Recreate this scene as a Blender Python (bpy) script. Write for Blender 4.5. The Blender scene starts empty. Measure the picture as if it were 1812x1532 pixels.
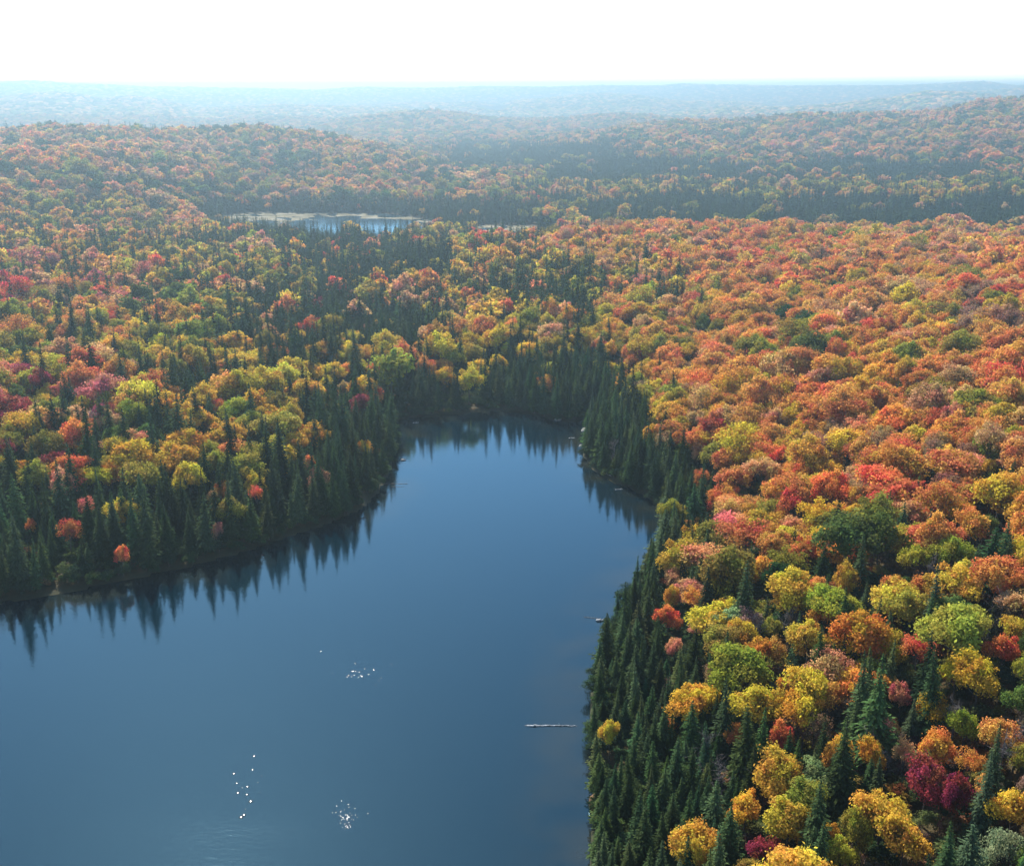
import bpy, math, random
import numpy as np

# ------------------------------------------------------------------ camera, sky, sun, exposure
SC = bpy.context.scene
COL = SC.collection
W0, H0 = 1812.0, 1532.0          # size of the photograph the measurements were read from
F = 1950.0
PITCH = math.radians(17.26)
CAMH = 100.0
SUN_EL, SUN_AZ = math.radians(42.6), math.radians(-18.2)   # azimuth measured from +Y towards +X

cam_d = bpy.data.cameras.new("camera")
cam = bpy.data.objects.new("camera", cam_d)
COL.objects.link(cam)
cam.location = (0, 0, CAMH)
cam.rotation_euler = (math.pi / 2 - PITCH, 0, 0)
cam_d.sensor_width = 36.0
cam_d.sensor_fit = 'HORIZONTAL'
cam_d.lens = F / W0 * 36.0
cam_d.clip_start = 1.0
cam_d.clip_end = 60000.0
SC.camera = cam

world = bpy.data.worlds.new("World")
SC.world = world
world.use_nodes = True
wn = world.node_tree
wn.nodes.clear()
sky = wn.nodes.new('ShaderNodeTexSky')
sky.sky_type = 'NISHITA'
sky.sun_disc = False
sky.sun_elevation = SUN_EL
sky.sun_rotation = SUN_AZ
sky.altitude = 300
sky.air_density = 1.0
sky.dust_density = 0.3
sky.ozone_density = 1.0
bg = wn.nodes.new('ShaderNodeBackground')
bg.inputs['Strength'].default_value = 0.15
wo = wn.nodes.new('ShaderNodeOutputWorld')
wn.links.new(sky.outputs[0], bg.inputs[0])
wn.links.new(bg.outputs[0], wo.inputs[0])

sun_d = bpy.data.lights.new("sun", 'SUN')
sun_d.energy = 5.0
sun_d.angle = math.radians(0.53)
sun_d.color = (1.0, 0.95, 0.87)
sun = bpy.data.objects.new("sun", sun_d)
COL.objects.link(sun)
sun.rotation_euler = (math.pi / 2 - SUN_EL, 0, math.pi - SUN_AZ)
SC.view_settings.view_transform = 'Standard'
SC.view_settings.look = 'None'
SC.view_settings.exposure = 1.2
SC.view_settings.gamma = 1.0
SC.cycles.max_bounces = 5
SC.cycles.diffuse_bounces = 2
SC.cycles.glossy_bounces = 2
SC.cycles.transmission_bounces = 3
SC.cycles.volume_bounces = 0
SC.cycles.transparent_max_bounces = 4
SC.cycles.use_denoising = True

HAZE_DENSITY = 0.00040
HAZE_COLOR = (0.45, 0.60, 0.68, 1)
HAZE_G = 0.81

rng = np.random.default_rng(11)
random.seed(5)

# ------------------------------------------------------------------ reading positions
CP, SP = math.cos(PITCH), math.sin(PITCH)

def ray(px, py):
    v = H0 / 2 - np.asarray(py, float)
    return np.asarray(px, float) - W0 / 2, F * CP + v * SP, -F * SP + v * CP

def on_level(px, py, z=0.0):
    rx, ry, rz = ray(px, py)
    t = (CAMH - z) / -rz
    return rx * t, ry * t

def project(x, y, z):
    dz = z - CAMH
    dep = y * CP - dz * SP
    dep = np.maximum(dep, 1e-3)
    up = y * SP + dz * CP
    return W0 / 2 + F * x / dep, H0 / 2 - F * up / dep, dep

def smooth(a, b, x):
    t = np.clip((x - a) / (b - a), 0, 1)
    return t * t * (3 - 2 * t)

def seg_dist(x, y, poly):
    """signed distance to a closed polygon, positive outside"""
    x = np.asarray(x, float); y = np.asarray(y, float)
    d = np.full(x.shape, 1e18)
    inside = np.zeros(x.shape, bool)
    n = len(poly)
    for i in range(n):
        ax, ay = poly[i]; bx, by = poly[(i + 1) % n]
        ex, ey = bx - ax, by - ay
        t = np.clip(((x - ax) * ex + (y - ay) * ey) / (ex * ex + ey * ey + 1e-12), 0, 1)
        d = np.minimum(d, (x - ax - t * ex) ** 2 + (y - ay - t * ey) ** 2)
        c = ((ay > y) != (by > y)) & (x < (bx - ax) * (y - ay) / (by - ay + 1e-12) + ax)
        inside ^= c
    d = np.sqrt(d)
    return np.where(inside, -d, d)

def vnoise(x, y, s, seed=0):
    """smooth value noise, -1..1"""
    x = np.asarray(x, float) / s + 100.3 * seed; y = np.asarray(y, float) / s - 57.7 * seed
    xi, yi = np.floor(x), np.floor(y)
    fx, fy = x - xi, y - yi
    fx = fx * fx * (3 - 2 * fx); fy = fy * fy * (3 - 2 * fy)
    def h(a, b):
        v = np.sin(a * 127.1 + b * 311.7 + seed * 74.7) * 43758.5453
        return 2 * (v - np.floor(v)) - 1
    return (h(xi, yi) * (1 - fx) + h(xi + 1, yi) * fx) * (1 - fy) + (h(xi, yi + 1) * (1 - fx) + h(xi + 1, yi + 1) * fx) * fy

# the lake's waterline
LAKE_PX = [(0, 1066), (60, 1056), (150, 1041), (250, 1020), (340, 1001), (430, 976), (510, 948), (580, 926), (640, 900),
           (668, 872), (688, 835), (698, 800), (704, 770), (700, 745), (712, 741), (760, 737), (830, 731), (880, 727),
           (940, 733), (985, 744), (1020, 747), (1043, 736), (1052, 741), (1042, 757), (1040, 775), (1031, 792), (1036, 812),
           (1052, 832), (1080, 851), (1115, 864), (1150, 882), (1172, 908), (1172, 950), (1152, 1000), (1118, 1052),
           (1080, 1105), (1058, 1165), (1049, 1230), (1046, 1300), (1048, 1370), (1056, 1405), (1054, 1440), (1047, 1490), (1040, 1560)]
LAKE = [tuple(float(c) for c in on_level(a, b)) for a, b in LAKE_PX]
LAKE += [(9.0, 50.0), (2.0, 0.0), (-10.0, -80.0), (-420.0, -80.0), (-420.0, 120.0), (-220.0, 118.0), (-150.0, 128.0)]
POND_Z = 1.0
POND_PX = [(500, 394), (530, 390), (600, 388), (680, 387), (735, 390), (745, 394), (750, 412), (690, 425), (600, 424), (515, 410)]
POND = [tuple(float(c) for c in on_level(a, b, POND_Z)) for a, b in POND_PX]
MARSH_PX = [(385, 384), (430, 377), (560, 378), (680, 378), (735, 385), (765, 392), (770, 416), (700, 433), (560, 430), (470, 418), (400, 401)]
MARSH = [tuple(float(c) for c in on_level(a, b, POND_Z)) for a, b in MARSH_PX]
FEN_PX = [(838, 400), (880, 399), (930, 402), (985, 406), (985, 436), (925, 456), (850, 450)]
FEN = [tuple(float(c) for c in on_level(a, b, POND_Z)) for a, b in FEN_PX]
def marsh_dist(x, y):
    return np.minimum(seg_dist(x, y, MARSH), seg_dist(x, y, FEN))

# heights of the land within half a kilometre
KS = 1.37
CTRL = [(60, 40, 12), (110, 60, 22), (160, 90, 29), (75, 120, 17), (120, 150, 25), (180, 170, 32), (250, 200, 36), (95, 210, 17), (140, 240, 24),
        (200, 260, 30), (60, 260, 8), (50, 310, 7), (110, 320, 14), (175, 330, 22), (260, 320, 31), (330, 300, 34), (20, 350, 4), (-40, 330, 3),
        (-100, 300, 4), (-150, 250, 5), (-220, 240, 8), (-300, 220, 12), (-60, 420, 3), (-160, 400, 5), (-260, 400, 9), (-380, 380, 12), (20, 450, 4),
        (-60, 520, 2), (-180, 520, 3), (-320, 540, 8), (-450, 560, 14), (60, 560, 2), (0, 620, 1), (-120, 620, 1), (500, 560, 4), (350, 600, 2), (200, 620, 1)]
CTRL = [(a, b * KS, c) for a, b, c in CTRL]
for px, py, D in [(1040, 405, 470), (1130, 392, 460), (1210, 388, 450), (1300, 389, 445), (1400, 394, 435), (1500, 404, 425), (1600, 416, 410), (1700, 424, 400), (1812, 428, 390), (1950, 430, 380)]:
    rx, ry, rz = ray(px, py)
    D = D * KS
    t = D / math.hypot(rx, ry)
    CTRL.append((rx * t, ry * t, CAMH + rz * t - 12.5))
    t2 = (D + 110) / math.hypot(rx, ry)
    CTRL.append((rx * t2, ry * t2, 3.0))
    t3 = (D - 70) / math.hypot(rx, ry)
    CTRL.append((rx * t3, ry * t3, CAMH + rz * t - 12.5 + 1.0))
CTRL = np.array(CTRL, float)

def near_height(x, y):
    num = np.zeros(np.shape(x)); den = np.full(np.shape(x), 1e-9)
    for cx, cy, ch in CTRL:
        d2 = (x - cx) ** 2 + (y - cy) ** 2
        w = np.exp(-d2 / (2 * 50.0 ** 2)) + 1e-4 / (1 + d2 / 2500.0)
        num += w * ch; den += w
    return num / den

# far ridges: skyline points in the photograph, distance, front and back widths
RIDGES = [
    ([(-700, 300), (-200, 250), (0, 238), (80, 230), (130, 228), (220, 236), (300, 236), (380, 238), (450, 231), (520, 240), (590, 250), (650, 263), (720, 284), (800, 306), (860, 330), (900, 360)], 960, 330, 220, 'L'),
    ([(600, 400), (700, 330), (800, 299), (880, 297), (960, 296), (1010, 299), (1050, 311), (1090, 330), (1130, 360)], 1000, 120, 120, ''),
    ([(950, 345), (1050, 318), (1200, 318), (1330, 322), (1440, 328), (1560, 338), (1700, 352), (1900, 365)], 830, 60, 90, ''),
    ([(850, 320), (950, 252), (1050, 238), (1120, 226), (1208, 219), (1300, 219), (1400, 209), (1460, 206), (1600, 206), (1660, 198), (1700, 189), (1740, 182), (1812, 177), (1950, 165), (2300, 160)], 1380, 360, 250, ''),
    ([(300, 260), (560, 225), (620, 212), (700, 203), (760, 199), (820, 205), (880, 215), (1000, 214), (1080, 205), (1150, 207), (1250, 225)], 2100, 350, 300, ''),
    ([(1050, 230), (1208, 197), (1300, 188), (1400, 187), (1500, 180), (1580, 171), (1640, 159), (1700, 161), (1812, 171), (2000, 180)], 2750, 420, 350, ''),
    ([(-600, 175), (-100, 172), (0, 168), (60, 163), (100, 161), (140, 165), (190, 173), (230, 167), (290, 175), (340, 190), (420, 187), (500, 183), (600, 186), (700, 189), (800, 200)], 2950, 500, 350, ''),
    ([(500, 190), (740, 180), (800, 180), (880, 177), (960, 173), (1020, 166), (1070, 163), (1130, 166), (1200, 177), (1300, 178), (1400, 184)], 3450, 400, 300, ''),
    ([(1450, 180), (1600, 163), (1740, 158), (1812, 154), (2000, 150)], 3550, 350, 300, ''),
    ([(-600, 145), (0, 143), (70, 142), (130, 146), (230, 150), (330, 157), (430, 166), (560, 178)], 3950, 400, 300, ''),
    ([(-400, 160), (0, 158), (300, 152), (450, 155), (560, 158), (640, 153), (760, 155), (860, 151), (960, 153), (1050, 150), (1160, 151), (1208, 147), (1300, 149), (1400, 151), (1500, 150), (1600, 150), (1690, 145), (1740, 143), (1800, 150), (2200, 150)], 4350, 330, 400, ''),
]

def az_of(px):
    return (np.asarray(px, float) - W0 / 2) / F

def terrain(x, y):
    x = np.asarray(x, float); y = np.asarray(y, float)
    r = np.hypot(x, y)
    # azimuth expressed so that it matches the picture column of the horizon
    ta = np.where(y > 1, x / np.maximum(y, 1), np.sign(x) * 9)
    base = 3.0 + 1.5 * vnoise(x, y, 160, 3)
    nr = near_height(x, y)
    h = nr * (1 - smooth(850, 1040, r)) + base * smooth(850, 1040, r)
    h = h + 1.6 * vnoise(x, y, 38, 1) * smooth(30, 80, r)
    far = np.zeros_like(h)
    for pts, D, wf, wb, _ in RIDGES:
        D, wf, wb = D * KS, wf * KS, wb * KS
        xs, hs, ws = [], [], []
        for px, py in pts:
            rx, ry, rz = ray(px, py)
            t = D / math.hypot(rx, ry)
            xs.append(rx / ry); hs.append(max(0.0, CAMH + rz * t - 12.0))
        xs = np.array(xs); hs = np.array(hs)
        Hc = np.interp(ta, xs, hs)
        edge = smooth(xs[0] - 0.015, xs[0] + 0.035, ta) if xs[0] > -0.6 else 1.0
        edge2 = 1 - smooth(xs[-1] - 0.035, xs[-1] + 0.015, ta) if xs[-1] < 0.5 else 1.0
        Hc = Hc * edge * edge2
        wfv = wf
        if _ == 'L':
            wfv = (150 + 300 * (1 - smooth(-0.38, -0.22, ta))) * KS
        dd = r - D
        g = np.where(dd < 0, np.exp(-(dd / wfv) ** 2), np.exp(-(dd / wb) ** 2))
        g = g * (1 + 0.16 * vnoise(x, y, 0.14 * D, 5) * (1 - np.exp(-(dd / (0.4 * wf)) ** 2)))
        far = np.maximum(far, Hc * g)
    h = h + far * smooth(770, 985, r)
    # low gentle swells beyond
    # lakes
    sd = seg_dist(x, y, LAKE)
    h = np.where(sd > 0, 0.25 + (h - 0.25) * smooth(-2, 75, sd) + 0.5 * smooth(0, 5, sd), -0.15 - 0.12 * np.minimum(-sd, 16))
    m = marsh_dist(x, y)
    flat = POND_Z + 0.08 + 0.30 * vnoise(x, y * 1.0, 14, 8) + 0.2 * vnoise(x, y, 5, 9)
    h = np.where(m < 0, flat, flat * (1 - smooth(0, 60, m)) + h * smooth(0, 60, m))
    p = seg_dist(x, y, POND)
    h = np.where(p < 0, np.minimum(h, POND_Z - 0.3), h)
    # the far lakes seen beyond the hills
    for lx, ly, sx, sy in FAR_LAKES:
        q = ((x - lx) / sx) ** 2 + ((y - ly) / sy) ** 2
        h = h * smooth(1.0, 2.2, q) + np.where(q < 1, -1.0, 0.6) * (1 - smooth(1.0, 2.2, q))
    return h

FAR_LAKES = []
for px, py, sx, sy in [(-60, 239, 190, 130), (878, 206, 55, 260)]:
    a, b = on_level(px, py, 0.5)
    FAR_LAKES.append((float(a), float(b), sx, sy))

# ------------------------------------------------------------------ materials
def new_mat(name):
    m = bpy.data.materials.new(name)
    m.use_nodes = True
    m.node_tree.nodes.clear()
    return m, m.node_tree, m.node_tree.nodes, m.node_tree.links

def mat_leaves(name, trans, hue_c, val_c, rough_sheen=0.0):
    m, nt, N, L = new_mat(name)
    out = N.new('ShaderNodeOutputMaterial')
    at = N.new('ShaderNodeAttribute'); at.attribute_type = 'INSTANCER'; at.attribute_name = 'tint'
    v = N.new('ShaderNodeAttribute'); v.attribute_type = 'GEOMETRY'; v.attribute_name = 'var'
    sep = N.new('ShaderNodeSeparateXYZ'); L.new(v.outputs['Vector'], sep.inputs[0])
    hsv = N.new('ShaderNodeHueSaturation')
    h = N.new('ShaderNodeMath'); h.operation = 'MULTIPLY_ADD'; h.inputs[1].default_value = hue_c; h.inputs[2].default_value = 0.5 - hue_c * 0.46
    L.new(sep.outputs[1], h.inputs[0]); L.new(h.outputs[0], hsv.inputs['Hue'])
    w = N.new('ShaderNodeMath'); w.operation = 'MULTIPLY_ADD'; w.inputs[1].default_value = val_c; w.inputs[2].default_value = 1 - val_c / 2
    L.new(sep.outputs[0], w.inputs[0]); L.new(w.outputs[0], hsv.inputs['Value'])
    L.new(at.outputs['Color'], hsv.inputs['Color'])
    d = N.new('ShaderNodeBsdfDiffuse'); t = N.new('ShaderNodeBsdfTranslucent')
    mx = N.new('ShaderNodeMixShader'); mx.inputs[0].default_value = trans
    L.new(hsv.outputs[0], d.inputs[0]); L.new(hsv.outputs[0], t.inputs[0])
    L.new(d.outputs[0], mx.inputs[1]); L.new(t.outputs[0], mx.inputs[2])
    if rough_sheen > 0:
        g = N.new('ShaderNodeBsdfGlossy'); g.inputs['Roughness'].default_value = 0.45
        g.inputs['Color'].default_value = (0.9, 0.95, 1.0, 1)
        m2 = N.new('ShaderNodeMixShader'); m2.inputs[0].default_value = rough_sheen
        L.new(mx.outputs[0], m2.inputs[1]); L.new(g.outputs[0], m2.inputs[2]); L.new(m2.outputs[0], out.inputs[0])
    else:
        L.new(mx.outputs[0], out.inputs[0])
    return m

M_LEAF = mat_leaves('autumn_leaves', 0.47, 0.07, 0.75, 0.0)
M_NEEDLE = mat_leaves('spruce_needles', 0.15, 0.03, 0.8, 0.0)

def mat_simple(name, c1, c2, scale, rough=0.9, bump=0.3, coord='Object'):
    m, nt, N, L = new_mat(name)
    out = N.new('ShaderNodeOutputMaterial'); p = N.new('ShaderNodeBsdfPrincipled')
    tc = N.new('ShaderNodeTexCoord'); no = N.new('ShaderNodeTexNoise'); no.inputs['Scale'].default_value = scale; no.inputs['Detail'].default_value = 5
    L.new(tc.outputs[coord], no.inputs[0])
    cr = N.new('ShaderNodeValToRGB'); cr.color_ramp.elements[0].color = (*c1, 1); cr.color_ramp.elements[1].color = (*c2, 1)
    cr.color_ramp.elements[0].position = 0.35; cr.color_ramp.elements[1].position = 0.65
    L.new(no.outputs[0], cr.inputs[0]); L.new(cr.outputs[0], p.inputs['Base Color'])
    p.inputs['Roughness'].default_value = rough
    p.inputs['Specular IOR Level'].default_value = 0.2
    b = N.new('ShaderNodeBump'); b.inputs['Strength'].default_value = bump; L.new(no.outputs[0], b.inputs['Height']); L.new(b.outputs[0], p.inputs['Normal'])
    L.new(p.outputs[0], out.inputs[0])
    return m

M_BARK = mat_simple('grey_brown_bark', (0.035, 0.028, 0.022), (0.12, 0.10, 0.085), 2.0)
M_PALEBARK = mat_simple('pale_bark', (0.22, 0.20, 0.18), (0.5, 0.48, 0.44), 1.5)
M_DEAD = mat_simple('weathered_grey_wood', (0.06, 0.05, 0.048), (0.17, 0.15, 0.14), 1.2)
M_LOG = mat_simple('sun_bleached_wood', (0.10, 0.09, 0.08), (0.62, 0.59, 0.55), 3.0)
M_DARKLOG = mat_simple('wet_dark_wood', (0.05, 0.045, 0.04), (0.2, 0.18, 0.15), 3.0, 0.5)
M_ROCK = mat_simple('brown_boulder', (0.10, 0.05, 0.015), (0.24, 0.12, 0.035), 1.5, 0.28, 0.2)
M_STONE = mat_simple('grey_shore_stone', (0.08, 0.075, 0.065), (0.3, 0.28, 0.25), 2.0, 0.8)

def mat_ground():
    m, nt, N, L = new_mat('forest_floor')
    out = N.new('ShaderNodeOutputMaterial'); p = N.new('ShaderNodeBsdfPrincipled')
    p.inputs['Roughness'].default_value = 0.95; p.inputs['Specular IOR Level'].default_value = 0.1
    geo = N.new('ShaderNodeNewGeometry')
    n1 = N.new('ShaderNodeTexNoise'); n1.inputs['Scale'].default_value = 0.35; n1.inputs['Detail'].default_value = 8; n1.inputs['Roughness'].default_value = 0.7
    L.new(geo.outputs['Position'], n1.inputs[0])
    cr = N.new('ShaderNodeValToRGB')
    e = cr.color_ramp.elements
    e[0].position = 0.3; e[0].color = (0.018, 0.022, 0.010, 1)
    e[1].position = 0.72; e[1].color = (0.14, 0.075, 0.032, 1)
    k = e.new(0.5); k.color = (0.06, 0.045, 0.02, 1)
    L.new(n1.outputs[0], cr.inputs[0])
    at = N.new('ShaderNodeAttribute'); at.attribute_name = 'marsh'
    n2 = N.new('ShaderNodeTexNoise'); n2.inputs['Scale'].default_value = 0.10; n2.inputs['Detail'].default_value = 7; n2.inputs['Roughness'].default_value = 0.65
    mp = N.new('ShaderNodeMapping'); mp.inputs['Scale'].default_value = (0.5, 1.4, 1); L.new(geo.outputs['Position'], mp.inputs[0]); L.new(mp.outputs[0], n2.inputs[0])
    c2 = N.new('ShaderNodeValToRGB'); e = c2.color_ramp.elements
    e[0].position = 0.42; e[0].color = (0.07, 0.06, 0.03, 1)
    e[1].position = 0.70; e[1].color = (0.26, 0.24, 0.21, 1)
    k = e.new(0.54); k.color = (0.20, 0.165, 0.09, 1)
    L.new(n2.outputs[0], c2.inputs[0])
    mx = N.new('ShaderNodeMix'); mx.data_type = 'RGBA'
    L.new(at.outputs['Fac'], mx.inputs[0]); L.new(cr.outputs[0], mx.inputs[6]); L.new(c2.outputs[0], mx.inputs[7])
    # one even dark olive tone, blended into the ground colour along the waterline
    a2 = N.new('ShaderNodeAttribute'); a2.attribute_name = 'shore'
    m3 = N.new('ShaderNodeMix'); m3.data_type = 'RGBA'; m3.inputs[7].default_value = (0.035, 0.035, 0.018, 1)
    L.new(a2.outputs['Fac'], m3.inputs[0]); L.new(mx.outputs[2], m3.inputs[6])
    L.new(m3.outputs[2], p.inputs['Base Color'])
    b = N.new('ShaderNodeBump'); b.inputs['Strength'].default_value = 0.6; b.inputs['Distance'].default_value = 0.5
    L.new(n1.outputs[0], b.inputs['Height']); L.new(b.outputs[0], p.inputs['Normal'])
    L.new(p.outputs[0], out.inputs[0])
    return m
M_GROUND = mat_ground()

def mat_water(name='lake_water_surface', rough=0.035):
    m, nt, N, L = new_mat(name)
    out = N.new('ShaderNodeOutputMaterial')
    body = N.new('ShaderNodeBsdfDiffuse'); gl = N.new('ShaderNodeBsdfGlossy'); fr = N.new('ShaderNodeFresnel'); mixw = N.new('ShaderNodeMixShader')
    fr.inputs['IOR'].default_value = 1.40
    gl.inputs['Color'].default_value = (0.46, 0.80, 1.0, 1)
    gl.inputs['Roughness'].default_value = rough
    L.new(fr.outputs[0], mixw.inputs[0]); L.new(body.outputs[0], mixw.inputs[1]); L.new(gl.outputs[0], mixw.inputs[2])
    geo = N.new('ShaderNodeNewGeometry')
    # shallows: brown silt patches under the clear water near the banks
    at = N.new('ShaderNodeAttribute'); at.attribute_name = 'shallow'
    ns = N.new('ShaderNodeTexNoise'); ns.inputs['Scale'].default_value = 0.09; ns.inputs['Detail'].default_value = 5
    L.new(geo.outputs['Position'], ns.inputs[0])
    mr = N.new('ShaderNodeMapRange'); mr.inputs[1].default_value = 0.35; mr.inputs[2].default_value = 0.7
    L.new(ns.outputs[0], mr.inputs[0])
    mu = N.new('ShaderNodeMath'); mu.operation = 'MULTIPLY'; L.new(at.outputs['Fac'], mu.inputs[0]); L.new(mr.outputs[0], mu.inputs[1])
    mx = N.new('ShaderNodeMix'); mx.data_type = 'RGBA'
    mx.inputs[6].default_value = (0.0008, 0.008, 0.013, 1); mx.inputs[7].default_value = (0.016, 0.016, 0.009, 1)
    L.new(mu.outputs[0], mx.inputs[0]); L.new(mx.outputs[2], body.inputs['Color'])
    # ripples: broad soft swell, fine wind texture, and a few gusty cat's paws
    mp = N.new('ShaderNodeMapping'); mp.inputs['Rotation'].default_value = (0, 0, 0.25); mp.inputs['Scale'].default_value = (0.7, 1.6, 1)
    L.new(geo.outputs['Position'], mp.inputs[0])
    a = N.new('ShaderNodeTexNoise'); a.inputs['Scale'].default_value = 0.9; a.inputs['Detail'].default_value = 3; L.new(mp.outputs[0], a.inputs[0])
    b2 = N.new('ShaderNodeTexNoise'); b2.inputs['Scale'].default_value = 5.0; b2.inputs['Detail'].default_value = 3; L.new(mp.outputs[0], b2.inputs[0])
    big = N.new('ShaderNodeTexNoise'); big.inputs['Scale'].default_value = 0.02; big.inputs['Detail'].default_value = 3; L.new(geo.outputs['Position'], big.inputs[0])
    bm = N.new('ShaderNodeMapRange'); bm.inputs[1].default_value = 0.42; bm.inputs[2].default_value = 0.68; bm.inputs[3].default_value = 0.25; bm.inputs[4].default_value = 1.0
    L.new(big.outputs[0], bm.inputs[0])
    s1 = N.new('ShaderNodeMath'); s1.operation = 'MULTIPLY'; L.new(b2.outputs[0], s1.inputs[0]); L.new(bm.outputs[0], s1.inputs[1])
    s2 = N.new('ShaderNodeMath'); s2.operation = 'MULTIPLY_ADD'; s2.inputs[1].default_value = 0.22; L.new(s1.outputs[0], s2.inputs[0]); L.new(a.outputs[0], s2.inputs[2])
    bu = N.new('ShaderNodeBump'); bu.inputs['Strength'].default_value = 1.0; bu.inputs['Distance'].default_value = 0.016
    L.new(s2.outputs[0], bu.inputs['Height']); L.new(bu.outputs[0], gl.inputs['Normal']); L.new(bu.outputs[0], fr.inputs['Normal'])
    # wind lanes: the surface is a little rougher where the breeze touches it
    wl = N.new('ShaderNodeMapping'); wl.inputs['Rotation'].default_value = (0, 0, 0.5); wl.inputs['Scale'].default_value = (0.008, 0.035, 1)
    L.new(geo.outputs['Position'], wl.inputs[0])
    wn_ = N.new('ShaderNodeTexNoise'); wn_.inputs['Scale'].default_value = 1.0; wn_.inputs['Detail'].default_value = 5; L.new(wl.outputs[0], wn_.inputs[0])
    wr = N.new('ShaderNodeMapRange'); wr.inputs[1].default_value = 0.45; wr.inputs[2].default_value = 0.7; wr.inputs[3].default_value = rough; wr.inputs[4].default_value = rough + 0.035
    L.new(wn_.outputs[0], wr.inputs[0]); L.new(wr.outputs[0], gl.inputs['Roughness'])
    L.new(mixw.outputs[0], out.inputs[0])
    return m
M_WATER = mat_water()
M_RUFFLED = mat_water('wind_ruffled_water', 0.12)

# ------------------------------------------------------------------ mesh helpers
def mesh_np(name, verts, faces, mat, smooth_shade=False, attrs=None):
    """faces: (n,k) int array of equal-sized faces"""
    verts = np.asarray(verts, np.float32); faces = np.asarray(faces, np.int32)
    me = bpy.data.meshes.new(name)
    n, k = faces.shape
    me.vertices.add(len(verts)); me.vertices.foreach_set('co', verts.ravel())
    me.loops.add(n * k); me.loops.foreach_set('vertex_index', faces.ravel())
    me.polygons.add(n); me.polygons.foreach_set('loop_start', np.arange(0, n * k, k, dtype=np.int32))
    me.polygons.foreach_set('loop_total', np.full(n, k, np.int32))
    if smooth_shade:
        me.polygons.foreach_set('use_smooth', np.ones(n, bool))
    if attrs:
        for an, (dom, typ, data) in attrs.items():
            a = me.attributes.new(an, typ, dom)
            d = np.asarray(data, np.int32 if typ == 'INT' else np.float32).ravel()
            a.data.foreach_set('vector' if typ == 'FLOAT_VECTOR' else 'value', d)
    me.materials.append(mat)
    me.update(); me.validate()
    return me

def link(name, me, parent=None, loc=None):
    o = bpy.data.objects.new(name, me); COL.objects.link(o)
    if parent: o.parent = parent
    if loc is not None: o.location = loc
    return o

def leaf_quads(P, Nn, size, aspect, R):
    """rhombic leaf clumps at points P with normals Nn"""
    n = len(P)
    Nn = Nn / (np.linalg.norm(Nn, axis=1, keepdims=True) + 1e-9)
    rv = R.normal(size=(n, 3))
    U = np.cross(Nn, rv); U /= np.linalg.norm(U, axis=1, keepdims=True) + 1e-9
    V = np.cross(Nn, U)
    s = (size * (0.6 + 0.8 * R.random(n)))[:, None]
    bend = Nn * s * 0.25
    v0 = P - U * s; v1 = P + V * s * aspect - bend * 0 ; v2 = P + U * s - bend; v3 = P - V * s * aspect
    verts = np.stack([v0, v1, v2, v3], 1).reshape(-1, 3)
    faces = np.arange(n * 4).reshape(n, 4)
    return verts, faces

def tube(pts, radii, k=6):
    """tapered tube through pts; returns verts, quads"""
    V = []; pts = np.array(pts, float)
    for i, p in enumerate(pts):
        d = pts[min(i + 1, len(pts) - 1)] - pts[max(i - 1, 0)]
        d /= np.linalg.norm(d) + 1e-9
        a = np.cross(d, (0.3, 0.9, 0.1)); a /= np.linalg.norm(a) + 1e-9
        b = np.cross(d, a)
        for j in range(k):
            t = 2 * math.pi * j / k
            V.append(p + radii[i] * (math.cos(t) * a + math.sin(t) * b))
    Fq = []
    for i in range(len(pts) - 1):
        for j in range(k):
            Fq.append((i * k + j, i * k + (j + 1) % k, (i + 1) * k + (j + 1) % k, (i + 1) * k + j))
    return np.array(V), np.array(Fq)

def merge(parts):
    V, Fc, o = [], [], 0
    for v, f in parts:
        V.append(v); Fc.append(f + o); o += len(v)
    return np.concatenate(V), np.concatenate(Fc)

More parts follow.
